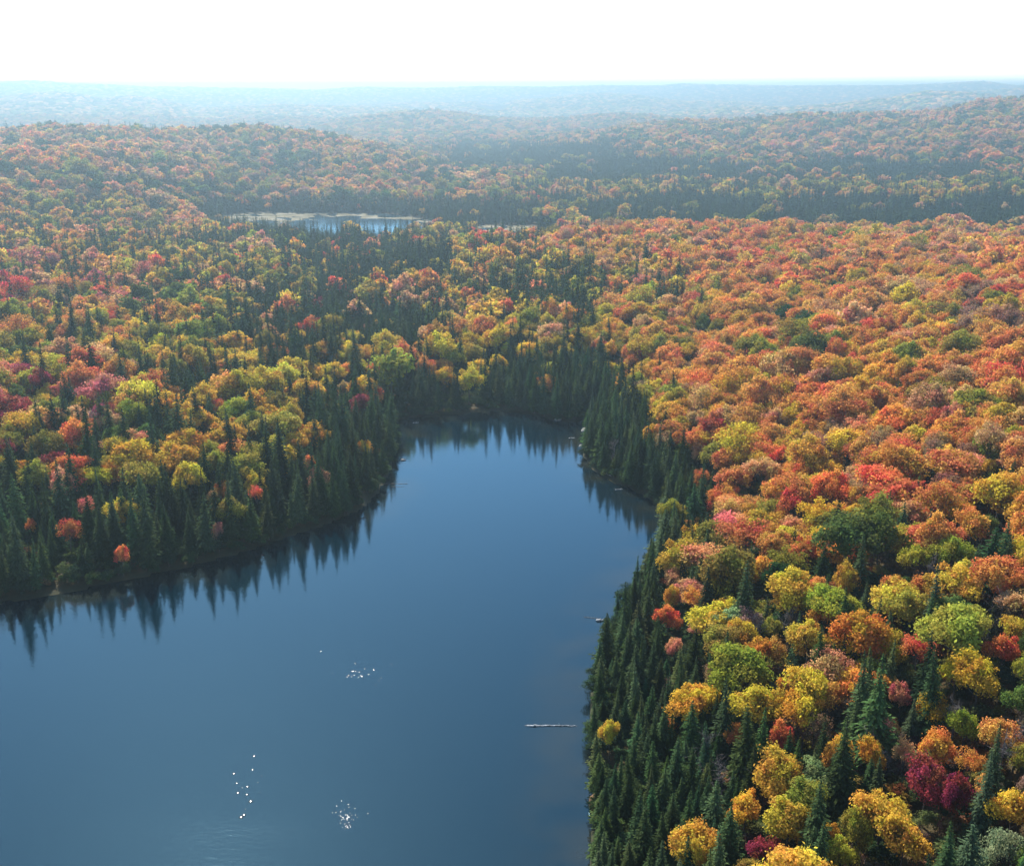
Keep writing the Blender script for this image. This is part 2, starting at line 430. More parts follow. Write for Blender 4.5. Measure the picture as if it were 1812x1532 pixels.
BH, BR = 14.0, 4.5      # nominal broadleaf height and crown radius
def make_broadleaf(seed, nleaf, size, nlobe, density=1.0, shape='round'):
    R = np.random.default_rng(seed)
    # lobes over a dome
    lob = []
    zc = BH * 0.60
    for i in range(nlobe):
        t = (i + 0.5) / nlobe
        phi = i * 2.39996 + R.normal() * 0.35
        if shape == 'tall':
            el = math.asin(max(-1, min(1, -0.45 + 1.45 * t))); rr = (0.42 + R.random() * 0.40) * BR * 0.85; zs = 1.35
        elif shape == 'umbrella':
            el = math.asin(0.0 + 1.0 * t); rr = (0.50 + R.random() * 0.50) * BR; zs = 0.72
        else:
            el = math.asin(max(-1, min(1, -0.30 + 1.3 * t))); rr = (0.42 + R.random() * 0.52) * BR; zs = 0.95
        c = np.array([math.cos(el) * math.cos(phi) * rr, math.cos(el) * math.sin(phi) * rr, zc + math.sin(el) * rr * zs + R.normal() * 0.3])
        lob.append((c, BR * (0.17 + 0.22 * R.random()), R.random()))
    lob.append((np.array([0, 0, zc + BR * 0.35]), BR * 0.45, R.random()))
    P, Nn, cv = [], [], []
    wts = np.array([l[1] ** 2 for l in lob]); wts /= wts.sum()
    for (c, lr, lv), w in zip(lob, wts):
        n = int(nleaf * w)
        d = R.normal(size=(n, 3)); d[:, 2] += 0.45
        d /= np.linalg.norm(d, axis=1, keepdims=True)
        # feathery clusters: several sub-tufts per lobe
        tuft = R.normal(size=(14, 3)); tuft /= np.linalg.norm(tuft, axis=1, keepdims=True)
        near = (d @ tuft.T).max(1)
        rad = lr * (0.62 + 0.5 * np.clip((near - 0.6) / 0.4, 0, 1) + 0.24 * R.normal(size=n))
        p = c + d * rad[:, None] * np.array([1, 1, 0.85])
        P.append(p)
        nn = d + R.normal(size=(n, 3)) * 0.75 + np.array([0, 0, 0.35])
        Nn.append(nn); cv.append(np.full(n, lv) + R.normal(size=n) * 0.12)
    P = np.concatenate(P); Nn = np.concatenate(Nn); cv = np.clip(np.concatenate(cv), 0, 1)
    # ragged outline: notches where limbs are missing, and a lopsided spread
    q = P - np.array([0, 0, zc]); qn = q / (np.linalg.norm(q, axis=1, keepdims=True) + 1e-6)
    keep = np.ones(len(P), bool)
    for _ in range(7):
        g = R.normal(size=3); g /= np.linalg.norm(g)
        keep &= ~((qn @ g > 0.90 + 0.05 * R.random()) & (R.random(len(P)) < 0.85))
    P, Nn, cv = P[keep], Nn[keep], cv[keep]
    ang = np.arctan2(P[:, 1], P[:, 0]); k1, k2 = R.random(2) * 6.28
    P[:, :2] *= (1 + 0.13 * np.sin(2 * ang + k1) + 0.10 * np.sin(3 * ang + k2))[:, None]
    P[:, 2] += 0.10 * (P[:, 0] * math.cos(k1) + P[:, 1] * math.sin(k1)) * 1.5
    v, f = leaf_quads(P, Nn, size, 0.62, R)
    var = np.stack([R.random(len(P)), cv, R.random(len(P))], 1)
    crown = mesh_np('broadleaf_crown', v, f, M_LEAF, attrs={'var': ('FACE', 'FLOAT_VECTOR', var)})
    # trunk and limbs
    parts = []
    lean = R.normal(size=2) * 0.25
    tp = [np.array([0, 0, -0.8]), np.array([lean[0] * .3, lean[1] * .3, BH * 0.2]), np.array([lean[0], lean[1], BH * 0.42]), np.array([lean[0] * 1.3, lean[1] * 1.3, BH * 0.7])]
    parts.append(tube(tp, [0.30, 0.22, 0.17, 0.06]))
    for c, lr, lv in lob[:-1]:
        if R.random() < 0.75:
            s = tp[1] + (tp[3] - tp[1]) * (0.3 + 0.6 * R.random())
            mid = (s + c) / 2 + np.array([0, 0, -0.3])
            parts.append(tube([s, mid, c + (c - s) * 0.12], [0.10, 0.065, 0.02], 4))
            for q in range(3):
                e = c + R.normal(size=3) * lr * 0.8
                parts.append(tube([mid + (c - mid) * 0.4, e], [0.035, 0.012], 3))
    parts = [p if p[1].shape[1] == 4 else p for p in parts]
    tv, tf = merge(parts)
    trunk = mesh_np('broadleaf_trunk', tv, tf, M_BARK)
    return crown, trunk

SH, SR = 15.0, 2.3
def make_spruce(seed, levels, nb, size, ragged=0.15, spire=0.85):
    R = np.random.default_rng(seed)
    P, Nn, S, cv = [], [], [], []
    for i in range(levels):
        t = (i + R.random() * 0.5) / levels
        z = SH * (0.07 + 0.925 * t)
        rr = SR * (1 - t) ** spire * (1 + ragged * R.normal()) * (0.55 + 0.45 * min(1, t * 7)) + 0.07
        k = max(3, int(nb * (0.45 + 0.75 * (1 - t))))
        lvl = R.random()
        for j in range(k):
            a = 2 * math.pi * (j / k) + R.normal() * 0.35 + i * 1.3
            rb = rr * (0.75 + 0.4 * R.random())
            nseg = 1 + int(rb / (size * 1.1))
            for q in range(nseg):
                u = (q + 0.7) / nseg
                dr = rb * u
                side = (R.random() - 0.5) * 0.5 * rb * u
                zz = z - 0.32 * dr + 0.10 * dr * u + R.normal() * 0.08
                P.append((math.cos(a) * dr - math.sin(a) * side, math.sin(a) * dr + math.cos(a) * side, zz))
                Nn.append((0.45 * math.cos(a) + R.normal() * 0.35, 0.45 * math.sin(a) + R.normal() * 0.35, 1.0))
                S.append(size * (0.45 + 0.6 * (rb / SR)) * (1.15 - 0.3 * u)); cv.append(lvl)
    # thin leader
    for i in range(5):
        P.append((0, 0, SH * (0.965 + 0.009 * i))); Nn.append((1, R.normal(), 0.1)); S.append(0.16); cv.append(0.5)
    P = np.array(P); Nn = np.array(Nn); S = np.array(S)
    # elongate along the branch: build oriented rhombs
    n = len(P)
    rad = P * np.array([1, 1, 0]); rad /= np.linalg.norm(rad, axis=1, keepdims=True) + 1e-6
    rad = rad + np.array([0, 0, -0.30]) + R.normal(size=(n, 3)) * 0.22
    Nn = Nn / np.linalg.norm(Nn, axis=1, keepdims=True)
    U = rad - Nn * (rad * Nn).sum(1, keepdims=True); U /= np.linalg.norm(U, axis=1, keepdims=True) + 1e-6
    V = np.cross(Nn, U)
    s = S[:, None]
    verts = np.stack([P - U * s, P + V * s * 0.55, P + U * s * 1.15, P - V * s * 0.55], 1).reshape(-1, 3)
    faces = np.arange(n * 4).reshape(n, 4)
    var = np.stack([R.random(n), np.clip(np.array(cv) * 0.5 + R.random(n) * 0.5, 0, 1), R.random(n)], 1)
    crown = mesh_np('spruce_crown', verts, faces, M_NEEDLE, attrs={'var': ('FACE', 'FLOAT_VECTOR', var)})
    tv, tf = tube([(0, 0, -0.8), (0, 0, SH * 0.5), (0, 0, SH * 1.0)], [0.20, 0.12, 0.02], 5)
    trunk = mesh_np('spruce_trunk', tv, tf, M_BARK)
    return crown, trunk

def make_bare(seed):
    R = np.random.default_rng(seed)
    tr, br = [], []
    tr.append(tube([(0, 0, -0.8), (0.1, 0.05, 4), (R.normal() * .4, R.normal() * .4, 10.5)], [0.20, 0.15, 0.03], 5))
    for i in range(13):
        z = 3 + 7 * R.random(); a = R.random() * 6.28; ln = (1.2 + 2.6 * R.random()) * (1.15 - z / 14)
        s = np.array([0, 0, z]); e = s + np.array([math.cos(a) * ln, math.sin(a) * ln, ln * (0.5 + 0.8 * R.random())])
        br.append(tube([s, (s + e) / 2 + R.normal(size=3) * .15, e], [0.07, 0.05, 0.015], 3))
        for q in range(7):
            u = 0.35 + 0.6 * R.random(); b = s + (e - s) * u
            e2 = b + R.normal(size=3) * 0.75 + np.array([0, 0, 0.5])
            br.append(tube([b, e2], [0.03, 0.01], 3))
            e3 = b + (e2 - b) * .5 + R.normal(size=3) * .5 + np.array([0, 0, .2])
            br.append(tube([b + (e2 - b) * .5, e3], [0.02, 0.008], 3))
    tv, tf = merge(tr); bv, bf = merge(br)
    return mesh_np('bare_branches', bv, bf, M_DEAD), mesh_np('bare_trunk', tv, tf, M_DEAD)

BROAD_HI = [make_broadleaf(s, 8500, 0.245, nl, shape=sh) for s, nl, sh in [(1, 24, 'round'), (2, 28, 'round'), (3, 22, 'umbrella'), (4, 26, 'umbrella'), (5, 24, 'tall'), (6, 20, 'round')]]
BROAD_THIN = [make_broadleaf(s, 3400, 0.23, nl, shape=sh) for s, nl, sh in [(21, 18, 'umbrella'), (22, 16, 'round'), (23, 20, 'umbrella')]]
BROAD_LO = [make_broadleaf(s, 1700, 0.50, nl, shape=sh) for s, nl, sh in [(11, 16, 'round'), (12, 14, 'umbrella'), (13, 18, 'round'), (14, 15, 'tall')]]
SPRUCE_HI = [make_spruce(s, 52, 13, 0.36, rg, sp) for s, rg, sp in [(31, .12, .8), (32, .2, .95), (33, .25, .75), (34, .15, 1.05)]]
SPRUCE_LO = [make_spruce(s, 30, 9, 0.62, rg, sp) for s, rg, sp in [(41, .15, .8), (42, .2, 1.0)]]
BARE = [make_bare(s) for s in (51, 52, 53)]

# ------------------------------------------------------------------ the ground sheet
def build_ground():
    rs = np.concatenate([np.arange(4, 60, 5.0), np.arange(60, 570, 2.1), np.arange(570, 1040, 4.5), 1040 * 1.0165 ** np.arange(0, 122)])
    a0, a1 = math.radians(40), math.radians(320)
    th = np.concatenate([np.linspace(-a0, a0, 330), np.linspace(a0, a1, 48)[1:-1]])
    Rr, T = np.meshgrid(rs, th, indexing='ij')
    X = Rr * np.sin(T); Y = Rr * np.cos(T)
    Z = terrain(X, Y)
    nr, na = X.shape
    idx = np.arange(nr * na).reshape(nr, na)
    nxt = np.roll(idx, -1, axis=1)
    faces = np.stack([idx[:-1], idx[1:], nxt[1:], nxt[:-1]], -1).reshape(-1, 4)[:, ::-1]
    verts = np.stack([X, Y, Z], -1).reshape(-1, 3)
    # close the middle
    verts = np.vstack([verts, [[0, 0, -2.0]]])
    marsh = (marsh_dist(verts[:, 0], verts[:, 1]) < 4).astype(np.float32)
    sd = seg_dist(verts[:, 0], verts[:, 1], LAKE)
    shore = (1 - smooth(0.5, 3.0, np.abs(sd))).astype(np.float32)
    me = mesh_np('ground', verts, faces, M_GROUND, True, {'marsh': ('POINT', 'FLOAT', marsh), 'shore': ('POINT', 'FLOAT', shore)})
    o = link('ground', me); o['kind'] = 'structure'
    return o
build_ground()

def ccw_fan_sheet(name, poly, z, grow, mat=None):
    """water surface: a gridded sheet covering the polygon grown a little under the banks"""
    P = np.array(poly)
    lo = P.min(0) - grow; hi = P.max(0) + grow
    step = max(1.5, (hi - lo).max() / 260)
    xs = np.arange(lo[0], hi[0] + step, step); ys = np.arange(lo[1], hi[1] + step, step)
    X, Y = np.meshgrid(xs, ys, indexing='ij')
    sd = seg_dist(X, Y, poly)
    idx = np.arange(X.size).reshape(X.shape)
    q = np.stack([idx[:-1, :-1], idx[1:, :-1], idx[1:, 1:], idx[:-1, 1:]], -1)
    keep = (sd[:-1, :-1] < grow) & (sd[1:, :-1] < grow) & (sd[1:, 1:] < grow) & (sd[:-1, 1:] < grow)
    f = q[keep]
    used = np.unique(f); remap = -np.ones(X.size, int); remap[used] = np.arange(len(used))
    v = np.stack([X.ravel()[used], Y.ravel()[used], np.full(len(used), z)], 1)
    sh = 1 - smooth(0, 16, -sd.ravel()[used])
    me = mesh_np(name, v, remap[f], mat or M_WATER, False, {'shallow': ('POINT', 'FLOAT', sh)})
    o = link(name, me); o['kind'] = 'structure'
    return o
ccw_fan_sheet('water', LAKE, 0.0, 6.0)
ccw_fan_sheet('water', MARSH, POND_Z, 3.0, M_RUFFLED)
ccw_fan_sheet('water', FEN, POND_Z, 3.0, M_RUFFLED)
for lx, ly, sx, sy in FAR_LAKES:
    t = np.linspace(0, 2 * math.pi, 40, endpoint=False)
    ccw_fan_sheet('water', [(lx + sx * math.cos(a) * 1.15, ly + sy * math.sin(a) * 1.15) for a in t], 0.0, 1.0, M_RUFFLED)

# ------------------------------------------------------------------ colours
C = {
    'org': (0.62, 0.275, 0.065), 'ro': (0.60, 0.175, 0.060), 'sal': (0.60, 0.315, 0.135), 'pk': (0.47, 0.165, 0.105), 'cr': (0.28, 0.040, 0.048),
    'go': (0.57, 0.335, 0.045), 'ye': (0.58, 0.42, 0.045), 'yg': (0.33, 0.30, 0.040), 'ol': (0.27, 0.235, 0.036), 'gr': (0.12, 0.155, 0.035),
    'dg': (0.038, 0.075, 0.022), 'br': (0.32, 0.18, 0.095), 'mv': (0.27, 0.15, 0.13), 'pg': (0.20, 0.24, 0.11),
}
WORD = {'org': 'orange', 'ro': 'red-orange', 'sal': 'salmon', 'pk': 'rose-red', 'cr': 'crimson', 'go': 'golden', 'ye': 'yellow', 'yg': 'yellow-green',
        'ol': 'olive', 'gr': 'green', 'dg': 'dark green', 'br': 'brown', 'mv': 'faded purple-brown', 'pg': 'pale green'}
PAL = {   # zone -> (share of spruces, palette)
    'S': (0.94, 'go org br ol ro'), 's': (0.62, 'go ol sal ro ye yg'), 'm': (0.36, 'go go ol ol sal org ye ye yg'),
    'M': (0.36, 'go org sal ol ye org go sal yg'), 'O': (0.035, 'org org org org org sal sal sal go ro br org org ol go'), 'Q': (0.015, 'org org ro go org org sal br ol org'),
    'Y': (0.22, 'go go ye ol yg ye org go'), 'G': (0.18, 'gr ol yg go gr ol org'), 'R': (0.06, 'ro pk pk sal cr org mv ol go'),
    'P': (0.24, 'pk sal org ol yg go ro ro ye pk org sal'), 'X': (0.06, 'sal org org sal br ol dg gr go org dg br ol'), 'V': (0.97, 'ol go sal br yg'),
    'B': (0.15, 'br mv ol pg go'),
}
ZMAP = [  # 50-pixel cells of the photograph, from y = 200 down
 "XXXXXXXXXXXXXXXXXXXXXXXXXXXXXXXXXXXXX",  # 200
 "XXXXXXXXXXXXXXXVVVVVVVVXXXXXXXXXXXXXX",  # 250
 "XXXXXXXXXXXXXXXXXXXXXMVVVVVVVVVVVVXXX",  # 300
 "MMMMMMXSSSSSSSSSSSsssMVVVVVVVVVVVVVVV",  # 350
 "MMMMMMMssssSsSsSssMOOOOOOOOOOOOOOOOOO",  # 400
 "PPMMmmssSssSsSsSmmmMMOMOOOOOOOOOOOQQQ",  # 450
 "PPPPPGGmsSsSssSsmmmmmmOMOOOOOOOOQQQQQ",  # 500
 "PGYYPYYGmsSsSSSsmYYmYYOOOOOOOOOQQQQQQ",  # 550
 "GYPPYYYYmssmYYYYYmSsSsOOOOOOOOQQQQQQQ",  # 600
 "PRRPPYsmsmYmmsSSSSSSSSYOOOOOOGQQQQQQQ",  # 650
 "RRPRPmsYYYYmsSSSSSSSSSSYOOOOOOOOOQQQQ",  # 700
 "RmmmssYYmYYsSSSSSSSSSSSSOOOOOOOOOOOQQ",  # 750
 "smsmYYYYYsSSSSSSSSSSSSSSSOOOOOOOOQQYY",  # 800
 "sSsSSSSsSSsSSSSSSSSSSSSSsOOOOOOOQQQYY",  # 850
 "SSSSSSSSSSSSSSSSSSSSSSSSSOOOOOGGGOOYO",  # 900
 "SSSSSSSSSSSSSSSSSSSSSSSSSGGOOGGGYYYYO",  # 950
 "SSSSSSSSSSSSSSSSSSSSSSSsssmMYYMYYYYOO",  # 1000
 "SSSSSSSSSSSSSSSSSSSSSSSSssBmmmYYYGYMY",  # 1050
 "SSSSSSSSSSSSSSSSSSSSSSSSSSsYYYmYYMYYY",  # 1100
 "SSSSSSSSSSSSSSSSSSSSSSSSSsYYYOmmMmYYM",  # 1150
 "SSSSSSSSSSSSSSSSSSSSSSSSSSYYYMssMMYYY",  # 1200
 "SSSSSSSSSSSSSSSSSSSSSSSSSSSYMmmMMMYMB",  # 1250
 "SSSSSSSSSSSSSSSSSSSSSSSSSSsYmBmMOOYmB",  # 1300
 "SSSSSSSSSSSSSSSSSSSSSSSSSSSYYmmYMOOmY",  # 1350
 "SSSSSSSSSSSSSSSSSSSSSSSSSSYYYYYYMYsYY",  # 1400
 "SSSSSSSSSSSSSSSSSSSSSSSSSYYYYYYYYMmYG",  # 1450
 "SSSSSSSSSSSSSSSSSSSSSSSSSYYYYYYYYmmYG",  # 1500
]
ZKEYS = sorted(PAL)
ZARR = np.array([[ZKEYS.index(c) for c in (row + row[-1] * 37)[:37]] for row in ZMAP])
FC = np.array([PAL[k][0] for k in ZKEYS])
def zone_at(px, py, R):
    jx = np.where(py < 310, 34, np.where(py < 400, 8, 16)); jy = np.where(py < 400, 3, 12)
    ox, oy = px, py
    cx = np.clip(((px + R.normal(size=len(px)) * jx) / 50).astype(int), 0, 36)
    cy = np.clip(((py + R.normal(size=len(px)) * jy - 200) / 50).astype(int), 0, len(ZMAP) - 1)
    z = ZARR[cy, cx].copy()
    # the wooded valley floor east of the pond: spruce, a low autumn ridge, spruce again
    wob = 5 * np.sin(ox / 45.0) + R.normal(size=len(ox)) * 3
    v, m = ZKEYS.index('V'), ZKEYS.index('M')
    z[(ox > 960) & (ox < 1740) & (oy + wob > 284) & (oy + wob < 319)] = v
    z[(ox > 900) & (oy + wob >= 319) & (oy + wob < 343)] = ZKEYS.index('m')
    z[(ox > 1030) & (oy + wob >= 345) & (oy + wob < 396)] = v
    return z

# ------------------------------------------------------------------ single trees read off the photograph (centre of crown, width in photo pixels, colour)
SEEN = """
1205 985 70 go;1188 1022 36 sal;1190 1055 32 ye;1226 1058 46 org;1184 1092 46 ro;1290 1010 105 ol;1385 1022 70 dg;1325 945 85 ro;1375 965 60 org;1425 975 50 ro
1500 950 105 gr;1560 945 80 gr;1442 1045 55 org;1500 1025 55 go;1620 985 55 yg;1690 975 60 yg;1765 1015 90 org;1612 1075 70 yg;1695 1115 112 yg;1790 1112 50 go
1310 1185 100 ol;1345 1150 60 go;1372 1150 44 org;1430 1130 66 go;1472 1185 78 sal;1462 1235 60 org;1392 1215 36 go;1625 1150 55 ro;1735 1195 85 ye;1692 1190 50 ye;1775 1148 52 ro
1805 1240 56 gr;1645 1245 52 go;1597 1230 40 pk;1385 1305 50 ro;1300 1300 24 org;1375 1372 95 go;1432 1415 80 ol;1320 1430 62 go;1395 1452 88 go;1230 1490 88 go
1362 1508 66 cr;1560 1440 100 go;1600 1480 80 go;1520 1470 70 ol;1640 1380 80 cr;1685 1405 70 cr;1716 1348 50 org;1660 1322 58 org;1705 1282 50 ol;1792 1430 72 ye;1770 1505 84 pg
1600 1335 50 sal;1545 1330 50 go;1480 1512 56 yg;1440 1290 50 br;1560 1290 46 mv;1742 1395 36 org
1665 888 84 org;1770 870 84 go;1700 905 50 go;1668 815 66 go;1600 795 72 ro;1560 850 84 ro;1500 782 72 ye;1395 792 44 go;1468 860 70 ro;1410 885 60 ro;1550 912 84 ol;1490 905 40 org
1450 652 42 ro;1503 688 46 ro;1440 695 55 ro;1355 625 62 ol;1428 612 66 gr;1420 572 56 dg;1392 556 42 dg;1330 540 34 gr;1130 592 44 ol;1275 577 36 ol;1246 572 36 gr
1700 692 46 org;1772 672 80 ro;1752 755 66 org;1665 642 46 ro;1590 622 40 go;1600 522 56 ye;1702 530 46 br;1695 447 30 dg;1452 482 36 gr;1476 508 24 dg;1190 905 52 ol;1242 842 26 ro
1262 802 48 ol;1300 845 60 org;1170 722 46 ye;1205 695 40 yg;1160 745 30 ye;1235 800 30 sal;1350 830 60 sal;1375 740 50 sal;1320 705 44 org;1255 705 40 sal;1480 815 40 org
1530 730 50 org;1640 745 60 org;1595 690 30 yg;1290 900 50 sal;1280 925 40 pk;1740 930 40 gr;1545 555 30 go;1620 575 50 go;1780 600 70 org;1740 590 60 org;1640 480 40 go
640 712 42 cr;655 853 22 ye;455 872 32 ro;120 940 42 ro;55 930 22 ro;150 895 34 pk;95 820 58 cr;82 790 66 ol;250 840 76 yg;205 772 50 gr;262 770 50 gr;320 785 74 go;385 818 56 ol
430 825 60 yg;355 702 58 go;420 722 56 yg;390 722 36 ro;430 767 30 cr;470 680 70 go;500 690 44 ol;552 692 50 go;512 738 48 ye;478 792 44 ye;520 782 46 go;690 645 84 yg;830 672 48 ye
785 665 36 ye;790 587 26 ro;765 617 34 yg;120 650 46 dg;190 667 32 ye;15 607 44 gr;90 590 40 gr;380 560 50 gr;165 525 40 yg;130 492 26 ro;245 505 30 pk;310 545 30 ye;15 540 40 cr
60 550 34 cr;575 468 22 go;352 465 18 go;378 466 18 go;462 435 34 go;740 495 44 go;600 575 34 yg;470 590 40 sal;215 580 40 yg;290 640 50 go;560 540 30 cr;610 690 30 sal
965 610 40 yg;1120 640 32 org;1160 592 16 ro;1075 525 26 pk;1000 625 30 ye;930 620 40 ye;880 640 30 ye;215 755 30 org;30 700 40 gr;20 660 50 pk;250 720 40 pk;70 730 50 sal;150 700 50 pk
380 880 26 br;548 818 18 org;385 940 24 br;215 980 20 ro;1145 655 40 go;1090 485 28 go;1345 505 30 ye;1165 465 40 go;1725 780 50 org;1350 590 30 go;1250 630 40 sal;1220 745 30 sal
1080 1297 18 go;1195 1145 22 sal;1330 1235 26 go;1185 1400 1 go
"""
SPRUCES_SEEN = """
1320 985 17;1502 1040 14;1506 1065 12;1460 1108 14;1560 1158 18;1550 1140 14;1655 1115 15;1667 1143 15;1648 1045 12;1760 1072 10;1580 1080 10;1410 975 8;1466 1010 9;1530 938 14
1498 1262 16;1506 1268 14;1452 1315 8;1560 1340 8;1455 1448 12;1690 1458 14;1768 1278 14;1758 1325 14;1620 1235 8;1290 1198 14;1280 1455 14;1220 1482 10;1478 1118 10;1500 1122 11
1555 1030 9;1538 1028 8;1540 1155 16;140 712 16;590 672 18;150 722 12;1245 840 14;1020 448 13;1290 465 12;1282 472 10;1298 466 11;1265 478 9;1238 470 9;1344 420 14;1240 492 9
1015 520 9;1022 450 10;962 570 10;1190 470 9;1035 555 9;1545 1345 7;1400 1290 9;1300 985 12;1064 1352 8;1070 1378 8;1066 1398 6;1072 1425 7;1064 1446 7;1068 1470 8;1060 1330 7
"""
def parse(s):
    out = []
    for line in s.strip().replace('\n', ';').split(';'):
        w = line.split()
        if w: out.append(w)
    return out

def settle(px, py, above):
    """where a thing whose point 'above' metres over its foot shows at px, py must stand on the land"""
    z = 8.0
    for _ in range(16):
        x, y = on_level(px, py, z + above)
        zn = float(terrain(np.array([x]), np.array([y]))[0])
        z = z * 0.35 + zn * 0.65
    return float(x), float(y), z

trees = []   # dict: kind, x, y, z, h (scale), r (scale), tint key, tint, shape
class T:
    __slots__ = ('k', 'x', 'y', 'z', 'sh', 'sr', 'c', 'tint', 'thin', 'rot', 'px', 'py', 'size')
def add(k, x, y, z, sh, sr, c, thin=0):
    t = T(); t.k = k; t.x = x; t.y = y; t.z = z; t.sh = sh; t.sr = sr; t.c = c; t.thin = thin; t.rot = random.random() * 6.283
    b = np.array(C[c]) if k == 'b' else np.array((0.038, 0.060, 0.022))
    if k == 'b':
        j = rng.normal(size=3) * 0.10
        b = b * (1 + j * np.array([0.6, 1, 1])) * (1 + 0.12 * rng.normal())
    else:
        b = b * (1 + 0.30 * np.clip(rng.normal(), -2, 2.5)) * np.array([1 + 0.15 * rng.normal(), 1, 1 + 0.15 * rng.normal()])
    t.tint = np.clip(b, 0.004, 0.8)
    trees.append(t)
    return t

taken = []
for w in parse(SEEN):
    px, py, wd, c = float(w[0]), float(w[1]), float(w[2]), w[3]
    if wd < 5: continue
    x, y, z = settle(px, py, 9.0)
    _, _, dep = project(x, y, z + 9.0)
    rad = max(1.6, min(7.5, wd * float(dep) / F / 2 * 1.03))
    hs = max(0.42, min(1.3, 0.33 + 0.14 * rad))
    x, y, z = settle(px, py, BH * hs * 0.66)
    if seg_dist(np.array([x]), np.array([y]), LAKE)[0] < 0.5: continue
    add('b', x, y, z, hs, rad / BR / 1.04, c, 0 if c in ('gr', 'dg', 'ol', 'ye', 'yg', 'go', 'cr') or random.random() < .6 else 1)
    taken.append((x, y, rad * 0.95, 1))
for w in parse(SPRUCES_SEEN):
    h = float(w[2])
    x, y, z = settle(float(w[0]), float(w[1]), h)
    add('s', x, y, z, h / SH, max(0.75, h / SH * 1.1), 'dg')
    taken.append((x, y, 1.8, 0))
TK = np.array([(a, b, c) for a, b, c, d in taken]); TKB = np.array([d for a, b, c, d in taken], bool)

# ------------------------------------------------------------------ everything else, scattered over the land
def grid_pts(step, r0, r1, jit=0.42, amax=math.radians(30.5)):
    n = int(r1 / step) + 2
    ix = np.arange(-int(r1 * math.sin(amax) / step) - 2, int(r1 * math.sin(amax) / step) + 3)
    iy = np.arange(-4, n)
    X, Y = np.meshgrid(ix * step, iy * step, indexing='ij')
    X = X + (np.arange(Y.shape[1]) % 2)[None, :] * step * 0.5
    X = (X + rng.normal(size=X.shape) * step * jit * 0.6).ravel(); Y = (Y + rng.normal(size=Y.shape) * step * jit * 0.6).ravel()
    r = np.hypot(X, Y)
    k = (r >= r0) & (r < r1) & (np.abs(np.arctan2(X, Y)) < amax + 6.0 / np.maximum(r, 8)) & (Y > 8)
    return X[k], Y[k]

def hidden(x, y, z, top, margin):
    """True where intervening land and trees hide even the top of a tree (with room for a step aside)"""
    return None

def scatter(kind, step, r0, r1, region):
    X, Y = grid_pts(step, r0, r1)
    Z = terrain(X, Y)
    ht = 9.0
    east = (X > 4) & (np.hypot(X, Y) < 800)
    px, py, dep = project(X, Y, Z + ht)
    ok = (py < H0 + 140) & (px > -260) & (px < W0 + 260)
    ok &= seg_dist(X, Y, LAKE) > (0.5 if kind == 's' else 5.0)
    ok &= marsh_dist(X, Y) > 1.0
    if region == 'east': ok &= east
    if region == 'west': ok &= ~east
    for lx, ly, sx, sy in FAR_LAKES:
        ok &= ((X - lx) / sx) ** 2 + ((Y - ly) / sy) ** 2 > 1.6
    X, Y, Z, px, py = X[ok], Y[ok], Z[ok], px[ok], py[ok]
    zn = zone_at(px, py, rng)
    fc = FC[zn]
    # clumpiness: spruces grow in bunches
    fc = np.clip(fc * (1 + 0.8 * vnoise(X, Y, 28, 12) * (fc < 0.9)), 0, 1)
    # a fringe of spruces along the water
    sd = seg_dist(X, Y, LAKE)
    fc = np.maximum(fc, 0.92 * (sd < 9))
    u = rng.random(len(X))
    if kind == 's':
        keep = u < fc
    else:
        keep = u < (1 - fc) ** 1.0
    # keep clear of the trees read off the photograph
    lim = np.zeros(len(X), bool)
    if r0 < 790:
        for (tx, ty, tr), isb in zip(TK, TKB):
            d2 = (X - tx) ** 2 + (Y - ty) ** 2
            rr = (tr + 0.8 if kind == 's' else tr * 0.8 + 1.5) if isb else (1.6 if kind == 's' else 2.2)
            lim |= d2 < rr * rr
            if isb:
                # nothing tall right in front of it
                dx, dy = tx, ty; L = math.hypot(tx, ty); ux, uy = dx / L, dy / L
                al = (X - tx) * ux + (Y - ty) * uy; ac = np.abs((X - tx) * uy - (Y - ty) * ux)
                lim |= (al < 0) & (al > -tr - (3.2 if tr > 2.6 else 10.0)) & (ac < tr * (0.75 if tr < 2.6 else 0.45))
    keep &= ~lim
    return X[keep], Y[keep], Z[keep], zn[keep]

def palette_pick(zn, X, Y):
    # stands of like trees: each patch of ground favours three colours of its zone
    out = []
    gx = np.floor((X + 14 * vnoise(X, Y, 18, 21)) / 34).astype(int); gy = np.floor((Y + 14 * vnoise(X, Y, 18, 22)) / 44).astype(int)
    for z, a, b in zip(zn, gx, gy):
        p = PAL[ZKEYS[z]][1].split()
        if random.random() < 0.62:
            q = random.Random(int(a) * 7919 + int(b) * 104729)
            f = [p[q.randrange(len(p))] for _ in range(3)]
            out.append(f[random.randrange(3)])
        else:
            out.append(p[random.randrange(len(p))])
    return out

